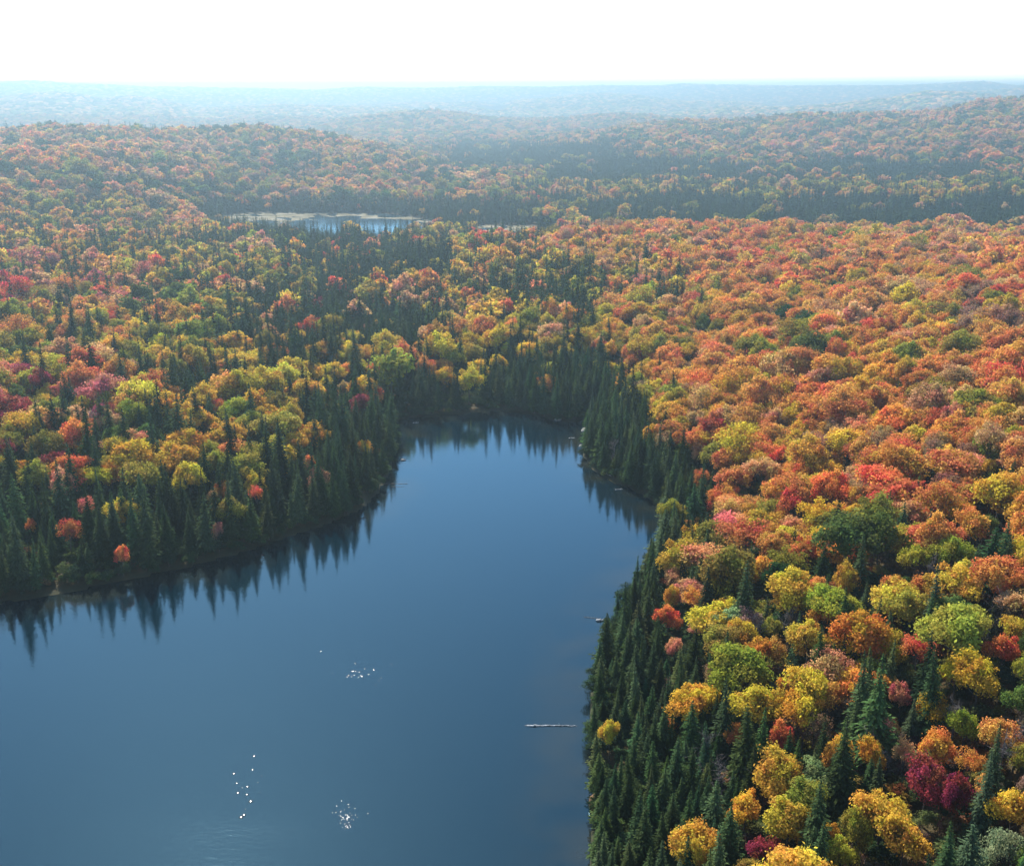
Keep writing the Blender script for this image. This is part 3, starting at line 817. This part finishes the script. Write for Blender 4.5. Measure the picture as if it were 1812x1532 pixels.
def put(kind, step, r0, r1, big=1.0, region='', tall=1.0):
    X, Y, Z, zn = scatter(kind, step, r0, r1, region)
    cols = palette_pick(zn, X, Y) if kind == 'b' else ['dg'] * len(X)
    for x, y, z, c, q in zip(X, Y, Z, cols, zn):
        if kind == 'b':
            s = float(np.clip(0.86 + 0.23 * rng.normal(), 0.38, 1.4))
            thin = 1 if (c in ('mv', 'br') or (ZKEYS[q] in 'OPR' and random.random() < 0.4)) else 0
            if ZKEYS[q] == 'S': s *= 0.72
            s *= tall
            if region == 'east' and y < 240: s *= 0.86
            add('b', x, y, z, s, s * big * (1.04 + 0.16 * rng.normal()), c, thin)
        else:
            s = float(np.clip(0.82 + 0.18 * rng.normal(), 0.4, 1.12))
            if ZKEYS[q] in 'OQ': s *= 0.85
            elif ZKEYS[q] not in 'SV': s *= 1.28
            s *= tall
            if region == 'east': s *= 0.70 + 0.22 * float(smooth(170, 330, y))
            if 700 < y < 900: s *= 0.85
            add('s', x, y, z, s, max(0.4, s) * big * (1.10 + 0.16 * rng.normal()), 'dg')

put('b', 5.7, 60, 800, 0.95, 'west')
put('s', 4.1, 50, 800, 1.0, 'west')
put('b', 4.0, 60, 800, 0.95, 'east', 0.88)
put('s', 2.8, 50, 800, 1.05, 'east')
put('b', 7.6, 800, 2000, 1.1)
put('s', 5.2, 800, 2000, 1.2)
put('b', 10.5, 2000, 3300, 1.4)
put('s', 9.0, 2000, 3300, 1.7)

tx = np.array([t.x for t in trees]); ty = np.array([t.y for t in trees]); tz = np.array([t.z for t in trees])
tk = np.array([t.k == 'b' for t in trees]); ts = np.array([t.sh for t in trees]); tr_ = np.array([t.sr for t in trees])
hh = np.where(tk, BH, SH) * ts
# what the land itself hides (for the camera or anyone a step aside): leave out
def horizon_cull():
    azs = np.arctan2(tx, ty); r = np.hypot(tx, ty)
    bins = np.clip(((azs + 0.7) / 1.4 * 400).astype(int), 0, 399)
    rr = np.concatenate([np.arange(60, 1300, 14), np.arange(1300, 4700, 36)])
    aa = (np.arange(400) + 0.5) / 400 * 1.4 - 0.7
    Rg, Ag = np.meshgrid(rr, aa, indexing='ij')
    Zg = terrain(Rg * np.sin(Ag), Rg * np.cos(Ag)) + 4.0
    ang = np.maximum.accumulate((Zg - CAMH) / Rg, axis=0)
    i = np.clip(np.searchsorted(rr, r - 25) - 1, 0, len(rr) - 1)
    lim = ang[i, bins]
    return (tz + hh - CAMH) / r + 6.0 / r > lim
vis = horizon_cull()
PX, PY, DEP = project(tx, ty, tz + hh * 0.62)
PXt, PYt, _ = project(tx, ty, tz + hh)
inframe = vis & (PX > 4) & (PX < W0 - 4) & (PYt < H0 - 12) & (ty > 0)
sizepx = np.where(tk, BR * 2 * tr_ + 5, SH * ts * 0.9) * F / DEP
print('maxz', float(tz.max()))
print('trees', len(trees), 'visible', int(vis.sum()))

def choose(mask, n):
    idx = np.where(mask & inframe)[0]
    return set(idx[np.argsort(-sizepx[idx])[:n]].tolist())
solo_b = choose(tk, 300); solo_s = choose(~tk, 300)

# ------------------------------------------------------------------ individuals
ORD = ['first', 'second', 'third', 'fourth', 'fifth', 'sixth', 'seventh', 'eighth', 'ninth', 'tenth', 'eleventh', 'twelfth', 'thirteenth', 'fourteenth',
       'fifteenth', 'sixteenth', 'seventeenth', 'eighteenth', 'nineteenth', 'twentieth', 'twenty-first', 'twenty-second', 'twenty-third', 'twenty-fourth', 'twenty-fifth',
       'twenty-sixth', 'twenty-seventh', 'twenty-eighth', 'twenty-ninth', 'thirtieth']
BANDS = [(1490, 'along the bottom edge of the photo'), (1440, 'just below the round brown boulder'), (1390, 'level with the round brown boulder'),
         (1340, 'just above the round brown boulder'), (1300, 'just below the long floating log'), (1260, 'level with the long floating log'),
         (1220, 'just above the long floating log'), (1180, 'well above the long floating log'), (1140, 'well below the pale shore log'),
         (1110, 'just below the pale shore log'), (1080, 'level with the pale shore log'), (1050, 'just above the pale shore log'), (1020, 'well above the pale shore log'),
         (980, 'well below the wooded point'), (940, 'below the wooded point'), (900, 'just below the wooded point'), (860, 'at the foot of the wooded point'),
         (820, 'level with the wooded point'), (780, 'level with the tip of the point'), (740, 'level with the far lakeshore'), (700, 'just above the far lakeshore'),
         (660, 'above the far lakeshore'), (600, 'well above the far lakeshore'), (-9999, 'on the distant slope')]
def band(py):
    for y, n in BANDS:
        if py > y: return n
def make_labels(ids):
    groups = {}
    for i in ids:
        t = trees[i]
        side = 'west' if PX[i] < 706 else ('east' if PX[i] > 1040 else 'north')
        kind = WORD[t.c] + ' broadleaf' if t.k == 'b' else ('tall' if t.sh > 0.97 else ('mid-height' if t.sh > 0.78 else 'short')) + ' spruce'
        groups.setdefault((kind, side, band(PY[i])), []).append(i)
    out = {}
    for (kind, side, b), ii in groups.items():
        ii.sort(key=lambda i: PX[i])
        for n, i in enumerate(ii):
            s = {'west': 'west bank', 'east': 'east bank', 'north': 'north bank'}[side]
            if len(ii) == 1:
                out[i] = f"only {kind} {b}, on the {s}"
            else:
                o = ORD[n] if n < len(ORD) else 'last'
                out[i] = f"{o} {kind} from the left {b}, {s}"
    return out
LAB = make_labels(sorted(solo_b | solo_s))

def base_tree(name, crown_me, trunk_me, cat):
    root = bpy.data.objects.new(name, None); COL.objects.link(root)
    root.empty_display_size = 0.5
    c = link('crown', crown_me, root); t = link('trunk', trunk_me, root)
    root['category'] = cat
    return root, c, t

protos = {}
def place(i):
    t = trees[i]
    d = DEP[i]
    if t.k == 'b':
        if d < 430:
            pool = BROAD_THIN if t.thin else BROAD_HI; key = ('bt' if t.thin else 'bh')
        else:
            pool = BROAD_LO; key = 'bl'
        nm, cat, grp = 'broadleaf_tree', 'tree', 'autumn broadleaf trees on the lake banks'
    else:
        pool, key = (SPRUCE_HI, 'sh'); nm, cat, grp = 'spruce_tree', 'spruce', 'dark spruces on the lake banks'
    v = random.randrange(len(pool))
    kk = (key, v)
    if kk not in protos:
        protos[kk] = base_tree(nm, pool[v][0], pool[v][1], cat)
        root, c, tr = protos[kk]
    else:
        r0, c0, t0 = protos[kk]
        root = r0.copy(); COL.objects.link(root)
        c = c0.copy(); COL.objects.link(c); c.parent = root
        tr = t0.copy(); COL.objects.link(tr); tr.parent = root
    root.location = (t.x, t.y, t.z)
    root.rotation_euler = (0.03 * rng.normal(), 0.03 * rng.normal(), t.rot)
    root.scale = (t.sr, t.sr * (1 + 0.08 * rng.normal()), t.sh)
    c['tint'] = [float(q) for q in t.tint]
    root['label'] = LAB[i]; root['category'] = cat; root['group'] = grp
    return root
for i in sorted(solo_b | solo_s, key=lambda i: DEP[i]):
    place(i)

# make sure every kind of mesh used by the forest exists on some individual tree
def ensure(key, pool, name, solo):
    for v in range(len(pool)):
        if (key, v) in protos: continue
        # the farthest of the single trees takes this shape
        cand = [o for o in COL.objects if o.name.startswith(name) and o.parent is None and 'swapped' not in o]
        cand.sort(key=lambda o: -o.location.y)
        root = cand[0]
        c = [q for q in root.children if q.name.startswith('crown')][0]; tr = [q for q in root.children if q.name.startswith('trunk')][0]
        c.data = pool[v][0]; tr.data = pool[v][1]; root['swapped'] = 1
        protos[(key, v)] = (root, c, tr)
ensure('bl', BROAD_LO, 'broadleaf_tree', solo_b)
ensure('sl', SPRUCE_LO, 'spruce_tree', solo_s)
for k_, v_, n_ in [('bh', BROAD_HI, 'broadleaf_tree'), ('bt', BROAD_THIN, 'broadleaf_tree'), ('sh', SPRUCE_HI, 'spruce_tree')]:
    ensure(k_, v_, n_, None)
for o in COL.objects:
    if 'swapped' in o: del o['swapped']

# ------------------------------------------------------------------ the rest of the forest: one object per kind
def instancer(name, P, rot, scl, tint, variant, sources, label, kind='stuff'):
    me = bpy.data.meshes.new(name)
    n = len(P)
    me.vertices.add(n); me.vertices.foreach_set('co', np.asarray(P, np.float32).ravel())
    for an, typ, data in (('rot', 'FLOAT_VECTOR', rot), ('scl', 'FLOAT_VECTOR', scl), ('tint', 'FLOAT_VECTOR', tint), ('variant', 'INT', variant)):
        a = me.attributes.new(an, typ, 'POINT')
        a.data.foreach_set('vector' if typ == 'FLOAT_VECTOR' else 'value', np.asarray(data, np.int32 if typ == 'INT' else np.float32).ravel())
    me.update()
    o = link(name, me)
    ng = bpy.data.node_groups.new(name + '_nodes', 'GeometryNodeTree')
    ng.interface.new_socket('Geometry', in_out='INPUT', socket_type='NodeSocketGeometry')
    ng.interface.new_socket('Geometry', in_out='OUTPUT', socket_type='NodeSocketGeometry')
    N, L = ng.nodes, ng.links
    gi = N.new('NodeGroupInput'); go = N.new('NodeGroupOutput'); jn = N.new('GeometryNodeJoinGeometry')
    def attr(nm, dt):
        a = N.new('GeometryNodeInputNamedAttribute'); a.data_type = dt; a.inputs['Name'].default_value = nm; return a
    ar, asc, av = attr('rot', 'FLOAT_VECTOR'), attr('scl', 'FLOAT_VECTOR'), attr('variant', 'INT')
    e2r = N.new('FunctionNodeEulerToRotation'); L.new(ar.outputs[0], e2r.inputs[0])
    for k, (c, t) in enumerate(sources):
        j2 = N.new('GeometryNodeJoinGeometry')
        for ob in (c, t):
            if ob is None: continue
            oi = N.new('GeometryNodeObjectInfo'); oi.transform_space = 'ORIGINAL'; oi.inputs['Object'].default_value = ob; oi.inputs['As Instance'].default_value = False
            L.new(oi.outputs['Geometry'], j2.inputs[0])
        cmp_ = N.new('FunctionNodeCompare'); cmp_.data_type = 'INT'; cmp_.operation = 'EQUAL'
        L.new(av.outputs[0], cmp_.inputs[2]); cmp_.inputs[3].default_value = k
        ip = N.new('GeometryNodeInstanceOnPoints')
        L.new(gi.outputs[0], ip.inputs['Points']); L.new(cmp_.outputs[0], ip.inputs['Selection']); L.new(j2.outputs[0], ip.inputs['Instance'])
        L.new(e2r.outputs[0], ip.inputs['Rotation']); L.new(asc.outputs[0], ip.inputs['Scale'])
        L.new(ip.outputs[0], jn.inputs[0])
    L.new(jn.outputs[0], go.inputs[0])
    md = o.modifiers.new('scatter', 'NODES'); md.node_group = ng
    o['kind'] = kind; o['label'] = label
    return o

def forest(name, kflag, solo, near_keys, lo_keys, label):
    ids = [i for i in np.where(vis & (tk == kflag))[0] if i not in solo]
    P, rot, scl, tint, var = [], [], [], [], []
    srcs = [protos[k][1:] for k in near_keys + lo_keys]
    nn, nl = len(near_keys), len(lo_keys)
    for i in ids:
        t = trees[i]
        P.append((t.x, t.y, t.z)); rot.append((0.03 * rng.normal(), 0.03 * rng.normal(), t.rot)); scl.append((t.sr, t.sr, t.sh)); tint.append(t.tint)
        if DEP[i] < 430 or (t.thin and DEP[i] < 640):
            if kflag:
                c = [k for k, q in enumerate(near_keys) if (q[0] == 'bt') == bool(t.thin)]
                var.append(c[random.randrange(len(c))])
            else:
                var.append(random.randrange(nn))
        else:
            var.append(nn + random.randrange(nl))
    return instancer(name, P, rot, scl, tint, var, srcs, label)
forest('broadleaf_forest', True, solo_b, [('bh', k) for k in range(6)] + [('bt', k) for k in range(3)], [('bl', k) for k in range(4)], 'autumn broadleaf forest covering the land beyond the nearer trees')
forest('spruce_forest', False, solo_s, [('sh', k) for k in range(4)], [('sl', k) for k in range(2)], 'dark spruce forest filling the low ground around the lake')

# undergrowth in the gaps
def undergrowth():
    X, Y = grid_pts(3.0, 40, 580)
    Z = terrain(X, Y)
    px, py, dep = project(X, Y, Z)
    ok = (py < H0 + 120) & (px > -150) & (px < W0 + 150) & (seg_dist(X, Y, LAKE) > 0.1)
    X, Y, Z = X[ok], Y[ok], Z[ok]
    n = len(X)
    pal = np.array([(0.10, 0.12, 0.04), (0.16, 0.09, 0.04), (0.12, 0.10, 0.07), (0.24, 0.11, 0.03), (0.20, 0.17, 0.04), (0.07, 0.085, 0.035), (0.12, 0.07, 0.06)])
    tint = pal[rng.integers(0, len(pal), n)] * (1 + 0.2 * rng.normal(size=(n, 1)))
    zc = FC[zone_at(px[ok], py[ok], rng)]; sd = seg_dist(X, Y, LAKE)
    g = (rng.random(n) < zc) | ((sd < 4) & (rng.random(n) < 0.8))
    greens = np.array([(0.045, 0.075, 0.03), (0.07, 0.10, 0.03), (0.035, 0.06, 0.03)])
    tint[g] = greens[rng.integers(0, 3, int(g.sum()))]
    s = 0.22 + 0.16 * rng.random(n)
    scl = np.stack([s * 1.35, s * 1.35, s], 1)
    rot = np.stack([np.zeros(n), np.zeros(n), rng.random(n) * 6.28], 1)
    var = rng.integers(0, 5, n)
    instancer('undergrowth', np.stack([X, Y, Z - 1.3], 1), rot, scl, np.clip(tint, 0.01, 1), var,
              [(protos[('bl', k)][1], None) for k in range(3)] + [(protos[('bt', 0)][1], None), (protos[('bt', 1)][1], protos[('bt', 1)][2])], 'low shrubs and saplings in the gaps of the forest')
undergrowth()

# bare grey trees standing among the others
BARE_PX = [(1405, 1095, 8), (1395, 1110, 9), (1345, 1120, 8), (1645, 1010, 9), (1680, 1030, 7), (1790, 1050, 8), (1770, 1075, 9), (1420, 1290, 8), (1400, 1270, 7),
           (1775, 1330, 10), (1800, 1310, 8), (1260, 1340, 10), (1265, 1390, 9), (1570, 790, 10), (1565, 1350, 7), (1470, 1060, 9), (1240, 975, 9), (1250, 960, 8),
           (1720, 880, 9), (1440, 745, 11), (1360, 660, 10), (1640, 735, 9), (1745, 1140, 8), (1690, 1270, 8), (1330, 760, 9), (1090, 800, 9), (1310, 830, 9), (1520, 1240, 8), (1550, 1320, 8)]
bp = {}
bl = sorted([(settle(a, b, h * 0.6), h, a, b) for a, b, h in BARE_PX], key=lambda q: q[2])
gname = {}
for (x, y, z), h, a, b in bl:
    side = 'west bank' if a < 706 else ('east bank')
    gname.setdefault((side, band(b)), []).append((a, b))
for k, ((x, y, z), h, a, b) in enumerate(bl):
    v = k % 3
    if v not in bp:
        root = bpy.data.objects.new('bare_tree', None); COL.objects.link(root)
        br = link('branch', BARE[v][0], root); br.name = 'bare_branches'; tr = link('trunk', BARE[v][1], root)
        bp[v] = (root, br, tr)
    else:
        r0, b0, t0 = bp[v]
        root = r0.copy(); COL.objects.link(root)
        q = b0.copy(); COL.objects.link(q); q.parent = root
        q = t0.copy(); COL.objects.link(q); q.parent = root
    root.location = (x, y, z); root.rotation_euler = (0.05 * rng.normal(), 0.05 * rng.normal(), random.random() * 6)
    s = h / 11.0
    root.scale = (s, s, s)
    side = 'west bank' if a < 706 else 'east bank'
    ii = gname[(side, band(b))]; n = ii.index((a, b))
    root['label'] = (f"only leafless grey tree {band(b)}, {side}" if len(ii) == 1 else f"{ORD[n]} leafless grey tree from the left {band(b)}, {side}")
    root['category'] = 'bare tree'; root['group'] = 'leafless grey trees in the woods'

# ------------------------------------------------------------------ the far wooded ridges: low domes of canopy
def distant_forest():
    X, Y = grid_pts(19, 3280, 6700)
    r = np.hypot(X, Y)
    step2 = rng.random(len(X)) < np.clip(1.5 - r / 8000, 0.3, 1)
    X, Y = X[step2], Y[step2]
    Z = terrain(X, Y)
    ok = Z > 1.5
    rr = np.concatenate([np.arange(60, 1300, 24), np.arange(1300, 7100, 80)]); aa = (np.arange(300) + 0.5) / 300 * 1.8 - 0.9
    Rg, Ag = np.meshgrid(rr, aa, indexing='ij')
    ang = np.maximum.accumulate((terrain(Rg * np.sin(Ag), Rg * np.cos(Ag)) + 4 - CAMH) / Rg, axis=0)
    r = np.hypot(X, Y); i = np.clip(np.searchsorted(rr, r - 80) - 1, 0, len(rr) - 1); b = np.clip(((np.arctan2(X, Y) + 0.9) / 1.8 * 300).astype(int), 0, 299)
    ok &= (Z + 16 - CAMH) / r > ang[i, b]
    X, Y, Z = X[ok], Y[ok], Z[ok]
    n = len(X)
    # a small jagged dome: ring of 6, ring of 4, top
    base = []
    for ring, (rad, h, k) in enumerate([(1.0, 0.0, 7), (0.72, 0.62, 6), (0.0, 1.0, 1)]):
        for j in range(k):
            a = 2 * math.pi * (j + 0.5 * ring) / k
            base.append((rad * math.cos(a), rad * math.sin(a), h))
    base = np.array(base)
    tri = []
    for j in range(7):
        tri.append((j, (j + 1) % 7, 7 + (j % 6)))
    for j in range(6):
        tri.append((7 + j, (j + 1) % 7, 7 + (j + 1) % 6)); tri.append((7 + j, 7 + (j + 1) % 6, 13))
    tri = np.array(tri)
    S = (7 + 6 * rng.random(n)) * 1.15
    Hh = 4 + 4 * rng.random(n)
    V = base[None] * np.stack([S, S, Hh], 1)[:, None, :] * (1 + 0.12 * rng.normal(size=(n, len(base), 1)))
    V = V + np.stack([X, Y, Z], 1)[:, None, :]
    Fa = (tri[None] + (np.arange(n) * len(base))[:, None, None]).reshape(-1, 3)
    pal = np.array([C[k] for k in ('sal', 'br', 'ol', 'dg', 'dg', 'gr', 'org', 'dg', 'br')])
    col = pal[rng.integers(0, len(pal), n)] * (0.8 + 0.4 * rng.random((n, 1)))
    m, nt, N, L = new_mat('distant_canopy')
    out = N.new('ShaderNodeOutputMaterial'); d = N.new('ShaderNodeBsdfDiffuse'); at = N.new('ShaderNodeAttribute'); at.attribute_name = 'tone'
    L.new(at.outputs['Color'], d.inputs[0]); L.new(d.outputs[0], out.inputs[0])
    me = mesh_np('distant_forest', V.reshape(-1, 3), Fa, m, True, {'tone': ('FACE', 'FLOAT_VECTOR', np.repeat(col, len(tri), 0))})
    o = link('distant_forest', me); o['kind'] = 'stuff'; o['label'] = 'hazy forest canopy on the far ridges up to the horizon'
distant_forest()

# ------------------------------------------------------------------ logs, boulder, stones
def log_mesh(name, length, r, mat, seed, knots=8, sag=0.0):
    R = np.random.default_rng(seed)
    n = 22
    pts = [(length * (i / (n - 1) - 0.5), 0.05 * R.normal() + sag * math.sin(i / n * 5), 0.04 * R.normal()) for i in range(n)]
    rad = [r * (1 - 0.55 * i / (n - 1)) * (1 + 0.1 * R.normal()) for i in range(n)]
    rad[0] *= 0.6; rad[-1] *= 0.4
    parts = [tube(pts, rad, 9)]
    for k in range(knots):
        i = 2 + int(R.random() * (n - 4)); a = R.random() * 3.14
        s = np.array(pts[i]); e = s + np.array([R.normal() * 0.1, math.cos(a) * 0.45, math.sin(a) * 0.45])
        parts.append(tube([s, e], [r * 0.22, r * 0.08], 4))
    v, f = merge(parts)
    return mesh_np(name, v, f, mat, True)

def drift(px, py, length_px, ang, r, mat, label, group=None, seed=1, z=0.03, knots=8, name='floating_log'):
    x, y = on_level(px, py, 0.0); _, _, dep = project(x, y, 0)
    ln = length_px * float(dep) / F
    o = link(name, log_mesh('driftwood', ln, r, mat, seed, knots), None, (float(x), float(y), z))
    o.rotation_euler = (0, 0, ang)
    o['label'] = label; o['category'] = 'log'
    if group: o['group'] = group
    return o
drift(975, 1284, 92, 0.0, 0.13, M_LOG, 'long sun-bleached log floating level in open water near the east bank', seed=3, z=0.06)
drift(1066, 1098, 22, 0.05, 0.24, M_LOG, 'short pale log jutting from the spruces of the east bank', seed=4, z=0.12)
drift(1048, 1093, 30, -0.2, 0.06, M_DARKLOG, 'thin dark branch in the water beside the pale shore log', seed=5, knots=14, name='driftwood_branch')
drift(700, 856, 44, 0.02, 0.09, M_DARKLOG, 'thin dark log reaching into the water from the west bank', seed=6, knots=10)
drift(703, 861, 26, -0.08, 0.05, M_DARKLOG, 'short thin branch floating below the thin west bank log', seed=7, knots=6, name='driftwood_branch')
drift(1012, 775, 12, 0.1, 0.12, M_LOG, 'small pale log afloat in the northeast corner of the lake', seed=8)
drift(736, 748, 11, 0.2, 0.14, M_LOG, 'small pale log at the northwest corner of the lake', seed=9)
drift(1085, 830, 34, 0.55, 0.16, M_LOG, 'bleached fallen trunk slanting down the bank of the wooded point', seed=10, z=0.7)
drift(1075, 842, 22, -1.0, 0.14, M_LOG, 'bleached fallen trunk crossing the lower bank of the wooded point', seed=12, z=0.5)
drift(1095, 866, 14, 0.2, 0.1, M_LOG, 'short pale log in the shallows under the wooded point', seed=13)

def stone_mesh(name, r, flat, mat, seed, sub=3):
    import bmesh
    bm = bmesh.new(); bmesh.ops.create_icosphere(bm, subdivisions=sub, radius=1.0)
    R = np.random.default_rng(seed); ph = R.random(9) * 6
    for v in bm.verts:
        p = v.co
        k = 1 + 0.10 * math.sin(2.3 * p.x + ph[0]) + 0.08 * math.sin(3.1 * p.y + ph[1]) + 0.07 * math.sin(3.7 * p.z + ph[2]) + 0.03 * math.sin(9 * p.x + 7 * p.y + ph[3])
        v.co = (p.x * k * r, p.y * k * r * 0.9, p.z * k * r * flat)
    me = bpy.data.meshes.new(name); bm.to_mesh(me); bm.free()
    for q in me.polygons: q.use_smooth = True
    me.materials.append(mat)
    return me
x, y = on_level(1057, 1421, 0.6)
b = link('boulder', stone_mesh('boulder', 1.35, 1.15, M_ROCK, 2, 4), None, (float(x), float(y), 0.35))
b['label'] = 'round brown boulder in the water against the east bank spruces'; b['category'] = 'boulder'
for px, py, r, lab in [(714, 813, 0.7, 'small dark stone standing in the water off the west bank'), (988, 742, 1.3, 'pale rounded stone on the north bank below the spruces'),
                       (1036, 761, 1.5, 'larger mossy stone at the tip of the wooded point'), (1031, 789, 1.1, 'dark stone on the waterline under the wooded point')]:
    x, y = on_level(px, py, 0.2)
    o = link('stone', stone_mesh('stone', r, 0.55, M_STONE, int(px)), None, (float(x), float(y), 0.05))
    o['label'] = lab; o['category'] = 'stone'

# ------------------------------------------------------------------ haze
def haze():
    L_, B_, T_ = 8600.0, -9.0, 152.0
    v = [(sx * L_, sy * L_, z) for z in (B_, T_) for sx, sy in ((-1, -1), (1, -1), (1, 1), (-1, 1))]
    f = [(0, 3, 2, 1), (4, 5, 6, 7), (0, 1, 5, 4), (1, 2, 6, 5), (2, 3, 7, 6), (3, 0, 4, 7)]
    m, nt, N, L = new_mat('haze_air')
    out = N.new('ShaderNodeOutputMaterial'); pv = N.new('ShaderNodeVolumePrincipled')
    pv.inputs['Color'].default_value = HAZE_COLOR
    pv.inputs['Density'].default_value = HAZE_DENSITY
    pv.inputs['Anisotropy'].default_value = HAZE_G
    L.new(pv.outputs[0], out.inputs['Volume'])
    me = mesh_np('haze', v, np.array(f), m)
    o = link('haze', me); o['kind'] = 'stuff'; o['label'] = 'pale blue autumn haze thickening over the far ridges'
    o.display_type = 'WIRE'
haze()

# ------------------------------------------------------------------ small ripples that catch the sun
def ripples():
    R = np.random.default_rng(77)
    spots = []
    for px, py, r in [(450, 1337, .30), (447, 1361, .26), (414, 1368, .30), (463, 1372, .14), (419, 1385, .24), (438, 1391, .30), (421, 1402, .32), (437, 1405, .30),
                      (444, 1417, .42), (432, 1441, .36), (427, 1445, .40), (456, 1384, .10), (461, 1401, .10), (434, 1431, .12), (429, 1393, .14),
                      (568, 1152, .20), (693, 1175, .16), (589, 1190, .14), (675, 1199, .12), (671, 1204, .10), (665, 1211, .10)]:
        spots.append((px, py, r))
    for k in range(15): spots.append((640 + 14 * R.normal(), 1188 + 9 * R.normal(), 0.17 + 0.07 * R.random()))
    for k in range(48): spots.append((615 + 10 * R.normal(), 1446 + 14 * R.normal(), 0.09 + 0.07 * R.random()))
    V, Fq, o = [], [], 0
    for px, py, r in spots:
        x, y = on_level(px, py, 0)
        slope = 0.30
        rings = [(0, 0)] + [(q / 5.0, 0) for q in range(1, 6)]
        base = o
        n = 14
        for q in range(0, 6):
            rr = r * (0.02 if q == 0 else q / 5.0)
            h = 0.004 + slope * r * 0.5 * (1 - (rr / r) ** 2)
            for j in range(n):
                a = 2 * math.pi * j / n
                V.append((x + rr * math.cos(a), y + rr * math.sin(a), h))
        for q in range(5):
            for j in range(n):
                Fq.append((base + q * n + j, base + (q + 1) * n + j, base + (q + 1) * n + (j + 1) % n, base + q * n + (j + 1) % n))
        o += 6 * n
    m, nt, N, L = new_mat('ripple_water')
    out = N.new('ShaderNodeOutputMaterial'); p = N.new('ShaderNodeBsdfPrincipled')
    p.inputs['IOR'].default_value = 1.333; p.inputs['Roughness'].default_value = 0.16; p.inputs['Base Color'].default_value = (0.0008, 0.008, 0.013, 1)
    L.new(p.outputs[0], out.inputs[0])
    me = mesh_np('water_ripples', np.array(V), np.array(Fq), m, True)
    ob = link('water_ripples', me); ob['kind'] = 'stuff'; ob['label'] = 'scattered small ripples glinting in the sun on the open lake'
ripples()
